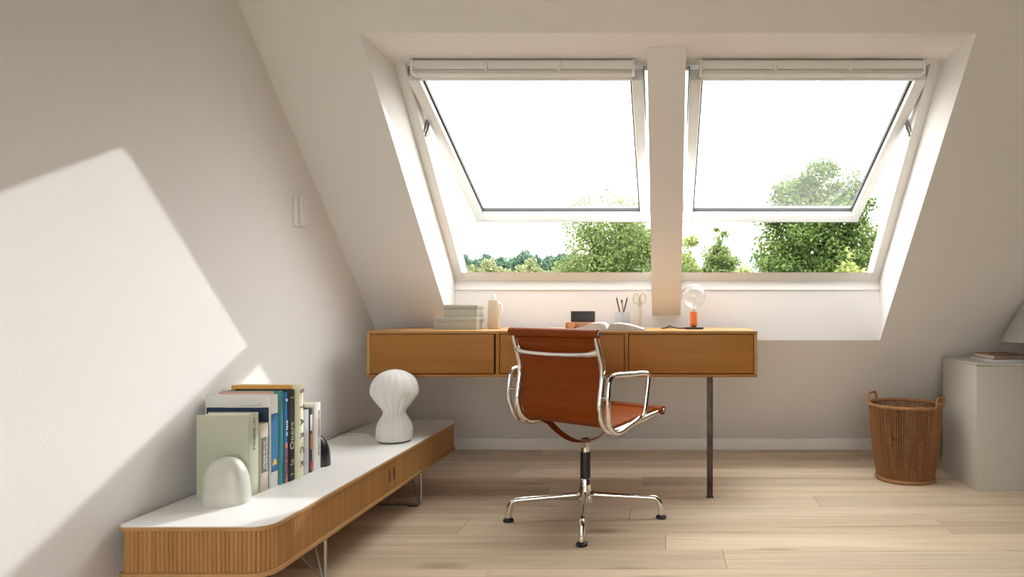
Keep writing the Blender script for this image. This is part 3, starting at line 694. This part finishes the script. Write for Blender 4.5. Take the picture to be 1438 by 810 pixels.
for s in (-1, 1):
    a = math.radians(-42); rot = lambda u, v, z: (kx+s*(u*math.cos(a)-v*math.sin(a)), ky+s*(u*math.sin(a)+v*math.cos(a)), z)
    part('handle', B().tube([rot(RT+q, v, HB+z) for q, v, z in ((.002, -.046, 0), (.006, -.044, .036), (.007, -.036, .048), (.007, .036, .048), (.006, .044, .036), (.002, .046, 0))], .0065, 8), M_BASKETR, o)

CX0, CX1, CY0, CY1, CZ = 1.455, 2.35, 3.333, 3.742, .600
o = thing('cabinet', 'plain greige low cabinet against the sloping wall at right', 'cabinet', ((CX0+CX1)/2, (CY0+CY1)/2, 0))
part('cabinet_body', B().box(CX0, CX1, CY0+.018, CY1, 0, CZ-.012, .0015), M_CAB, o)
part('cabinet_top', B().box(CX0, CX1, CY0, CY1, CZ-.0115, CZ, .0015), M_CAB, o)
for a, c in ((CX0, (CX0+CX1)/2-.001), ((CX0+CX1)/2+.001, CX1)): part('door', B().box(a, c, CY0, CY0+.0175, .0, CZ-.013, .0015), M_CAB, o)
solo('notepad', B().box(1.538, 1.71, 3.36, 3.60, CZ, CZ+.014, .001), mat('lavender_paper', (.60, .59, .64), .6), 'pale lavender pad lying under the brown notebook', 'notepad', (1.62, 3.48, CZ))
o = thing('notebook', 'brown notebook with ring binding on top of the pale pad', 'notebook', (1.64, 3.50, CZ+.014))
z0 = CZ+.014
part('pages', B().box(1.562, 1.714, 3.392, 3.598, z0+.003, z0+.016), mat('white_sheet', (.76, .74, .70), .7), o)
M_KRAFT = mat('kraft_cover', (.34, .17, .075), .6)
part('cover', B().box(1.556, 1.72, 3.385, 3.605, z0, z0+.003, .0008), M_KRAFT, o); part('cover', B().box(1.556, 1.72, 3.385, 3.605, z0+.016, z0+.020, .001), M_KRAFT, o)
b = B()
for k in range(18):
    x = 1.565+k*.0087; b.tube([(x, 3.392+.010*math.cos(a), z0+.010+.0105*math.sin(a)) for a in [2*PI*j/10 for j in range(10)]], .0022, 6, closed=True)
part('ring_binding', b, mat('brown_wire', (.20, .10, .045), .4), o, kind='stuff')
lx, ly = 1.80, 3.385
o = thing('shade_lamp', 'table lamp with pale grey conical shade on the cabinet', 'lamp', (lx, ly, CZ))
part('base', B().lathe([(.058, 0), (.06, .002), (.06, .010), (.03, .016), (.009, .022), (.008, .24), (0, .24)], 32, (lx, ly, CZ)), M_STEEL, o)
part('lamp_shade', B().lathe([(.188, .098), (.190, .098), (.088, .29), (.086, .29), (.188, .0985)], 48, (lx, ly, CZ)), mat('grey_shade', (.38, .37, .35), .7), o)

# switch on the left wall
o = thing('wall_switch', 'white wall switch with remote control on the left wall', 'switch', (XL, 2.87, 1.19))
part('holder', B().box(XL, XL+.007, 2.815, 2.925, 1.188, 1.312, .002), M_FRAME, o)
r = part('remote', B().box(XL+.007, XL+.016, 2.845, 2.920, 1.192, 1.308, .004), M_FRAME, o)
part('indicator', B().cyl((XL+.0158, 2.912, 1.2), (XL+.0166, 2.912, 1.2), .0022), M_GASKET, r)
part('button', B().box(XL+.0158, XL+.0172, 2.868, 2.895, 1.235, 1.285, .0006), M_FRAME, r)

# ------------------------------------------------------------------ outside: meadow, hills, trees
GZ = -3.6
b = B(); b.box(-700, 700, -700, 900, GZ-.5, GZ); struct('ground', b, M_GRASS, 'meadow stretching out below the windows')
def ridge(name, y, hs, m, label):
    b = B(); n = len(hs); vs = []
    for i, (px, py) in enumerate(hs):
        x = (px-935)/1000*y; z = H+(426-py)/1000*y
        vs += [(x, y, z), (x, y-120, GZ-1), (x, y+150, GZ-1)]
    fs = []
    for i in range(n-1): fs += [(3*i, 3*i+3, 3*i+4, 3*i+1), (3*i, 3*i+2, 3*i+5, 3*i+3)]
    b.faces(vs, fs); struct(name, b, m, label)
pts = [(300+40*i, 356+5*math.sin(i*.7)+3*math.sin(i*1.9)) for i in range(34)]
ridge('hills', 820, pts, mat('haze_tinted_forest', (.14, .165, .17), .95, var=.15, vscale=.02), 'wooded hills on the horizon, haze put into their colour')  # distance haze is put into the ridge's grey-blue base colour

def leaves(name, blobs, n, size, seed, m, squash=.8, hang=0., fill=None):
    r = np.random.default_rng(seed); bl = np.array(blobs); wts = bl[:, 3]**2; idx = r.choice(len(bl), n, p=wts/wts.sum())
    d = r.normal(size=(n, 3)); d /= np.linalg.norm(d, axis=1)[:, None]
    rad = r.random(n)**.45
    c = bl[idx, :3]+d*(bl[idx, 3]*rad)[:, None]*np.array([1, 1, squash])
    if fill is not None:
        k = int(n*.4); e = r.normal(size=(k, 3)); e /= np.linalg.norm(e, axis=1)[:, None]
        c[:k] = np.array(fill[:3])+e*(r.random(k)**.4)[:, None]*np.array(fill[3:])*(.9+.12*np.sin(e[:, :1]*7+e[:, 2:]*9))
    if hang: c[:, 2] -= np.abs(r.normal(size=n))*hang
    a = r.normal(size=(n, 3)); a /= np.linalg.norm(a, axis=1)[:, None]
    q = np.cross(a, r.normal(size=(n, 3))); q /= np.linalg.norm(q, axis=1)[:, None]
    s = size*(.6+.8*r.random(n))[:, None]
    v = np.stack([c-a*s, c+q*s*.55, c+a*s, c-q*s*.55], 1).reshape(-1, 3)
    me = bpy.data.meshes.new(name); me.vertices.add(4*n); me.vertices.foreach_set('co', v.ravel()); me.loops.add(4*n); me.loops.foreach_set('vertex_index', np.arange(4*n))
    me.polygons.add(n); me.polygons.foreach_set('loop_start', np.arange(0, 4*n, 4)); me.update(calc_edges=True); me.validate(); me.materials.append(m); return me
def tree(name, label, px, d, spread, top_py, base_frac, nb, nl, ls, m, seed, group=None, br=.28, hang=0., trunk_r=.2, nbr=7, lean=0.):
    """px: where its trunk stands, spread: half-width of the crown in metres, top_py: how high it reaches as seen from the room"""
    r = random.Random(seed); x = (px-935)/1000*d; zt = H+(426-top_py)/1000*d - GZ
    o = thing(name, label, 'tree', (x, d, GZ), 0, group); L = (x, d, GZ)
    zc = zt*(1+base_frac)/2; hz = zt*(1-base_frac)/2
    bl = []
    for i in range(nb):
        while True:
            p = Vector((r.uniform(-1, 1), r.uniform(-1, 1), r.uniform(-1, 1)))
            if .35 < p.length < 1: break
        rr = br*spread*r.uniform(.6, 1.2)
        bl.append((p.x*(spread-rr)+lean*p.z, p.y*(spread-rr)*.8, zc+p.z*(hz-rr*.7), rr))
    me = leaves('foliage', bl, nl, ls, seed, m, .75, hang, (0, 0, zc, spread*.88, spread*.7, hz*.92))
    f = part('foliage', me, None, o, kind='stuff')
    b = B(); hgt = zc+hz*.2
    b.tube([(x, d, GZ), (x+.02*hgt, d, GZ+hgt*.35), (x-.01*hgt, d, GZ+hgt*.7), (x+.02*hgt, d, GZ+hgt*1.1)], [trunk_r, trunk_r*.75, trunk_r*.5, trunk_r*.12], 10, smooth=3)
    part('trunk', b, M_BARK, o)
    for i in range(nbr):
        e = r.choice(bl); z0_ = max(hgt*r.uniform(.35, .95), 0); e0 = Vector(e[:3]); s0 = Vector((0, 0, min(z0_, max(e0.z-.3, .3))))
        mid = (s0+e0)/2+Vector((0, 0, r.uniform(.0, .12)*spread)); w = Vector(L)
        part('branch', B().tube([s0+w, mid+w, e0+w], [trunk_r*.4, trunk_r*.25, trunk_r*.06], 6, smooth=3), M_BARK, o)
    return o
tree('oak_tree', 'big dark green oak seen through the right window', 1152, 22, 2.45, 208, .18, 110, 60000, .056, M_LEAF_OAK, 11, br=.22, trunk_r=.20, nbr=9)
tree('willow_tree', 'broad light green tree filling the right half of the left window', 868, 18, 2.2, 246, .12, 90, 60000, .045, M_LEAF_WIL, 5, br=.24, hang=.12, trunk_r=.10, nbr=16)
tree('young_tree', 'slender young tree just right of the post between the windows', 1009, 30, 1.15, 310, .2, 60, 13000, .065, M_LEAF_WIL, 24, br=.24, trunk_r=.08, nbr=8)
tree('shrub', 'yellow green bush right beside the post between the windows', 968, 26, .7, 318, .02, 20, 4500, .075, M_LEAF_YEL, 31, br=.4, trunk_r=.05, nbr=3)
tree('shrub', 'yellow green bush under the big oak on its left', 1045, 27, 1.1, 352, .0, 24, 6000, .075, M_LEAF_YEL, 33, br=.4, trunk_r=.05, nbr=3)
tree('shrub', 'bright green bush at the foot of the big oak', 1195, 18.2, .95, 335, .0, 26, 7000, .075, M_LEAF_YEL, 35, br=.4, trunk_r=.05, nbr=3)
far = tree('forest_tree', 'dark green tree in the distant forest edge at left', 583, 150, 3.9, 349, .42, 40, 7000, .30, M_LEAF_FAR, 41, 'distant forest trees', br=.42, trunk_r=.25, nbr=2)
nearf = tree('field_tree', 'pale rounded tree before the distant forest', 690, 95, 2.6, 358, .3, 22, 3600, .22, M_LEAF_DRY, 43, 'pale trees before the forest', br=.42, trunk_r=.2, nbr=2)
def dup(src, px, d, s, rz):
    o = src.copy(); C.objects.link(o); o.location = ((px-935)/1000*d, d, GZ); o.scale = s; o.rotation_euler = (0, 0, rz)
    for c in src.children: k = c.copy(); C.objects.link(k); k.parent = o
    return o
for i, px in enumerate(range(600, 860, 17)):
    q = rng.uniform(.93, 1.0); dup(far, px, 150+(0, 10, 20)[(i+1) % 3], (q, q, .95+.1*rng.random()), rng.uniform(0, 6))
for i, px in enumerate((660, 712, 731, 748, 766, 785, 802)):
    q = rng.uniform(.75, 1.0); dup(nearf, px, 95+(0, 7, 14, 21)[(i+1) % 4], (q, q, rng.uniform(.86, 1.04)), rng.uniform(0, 6))
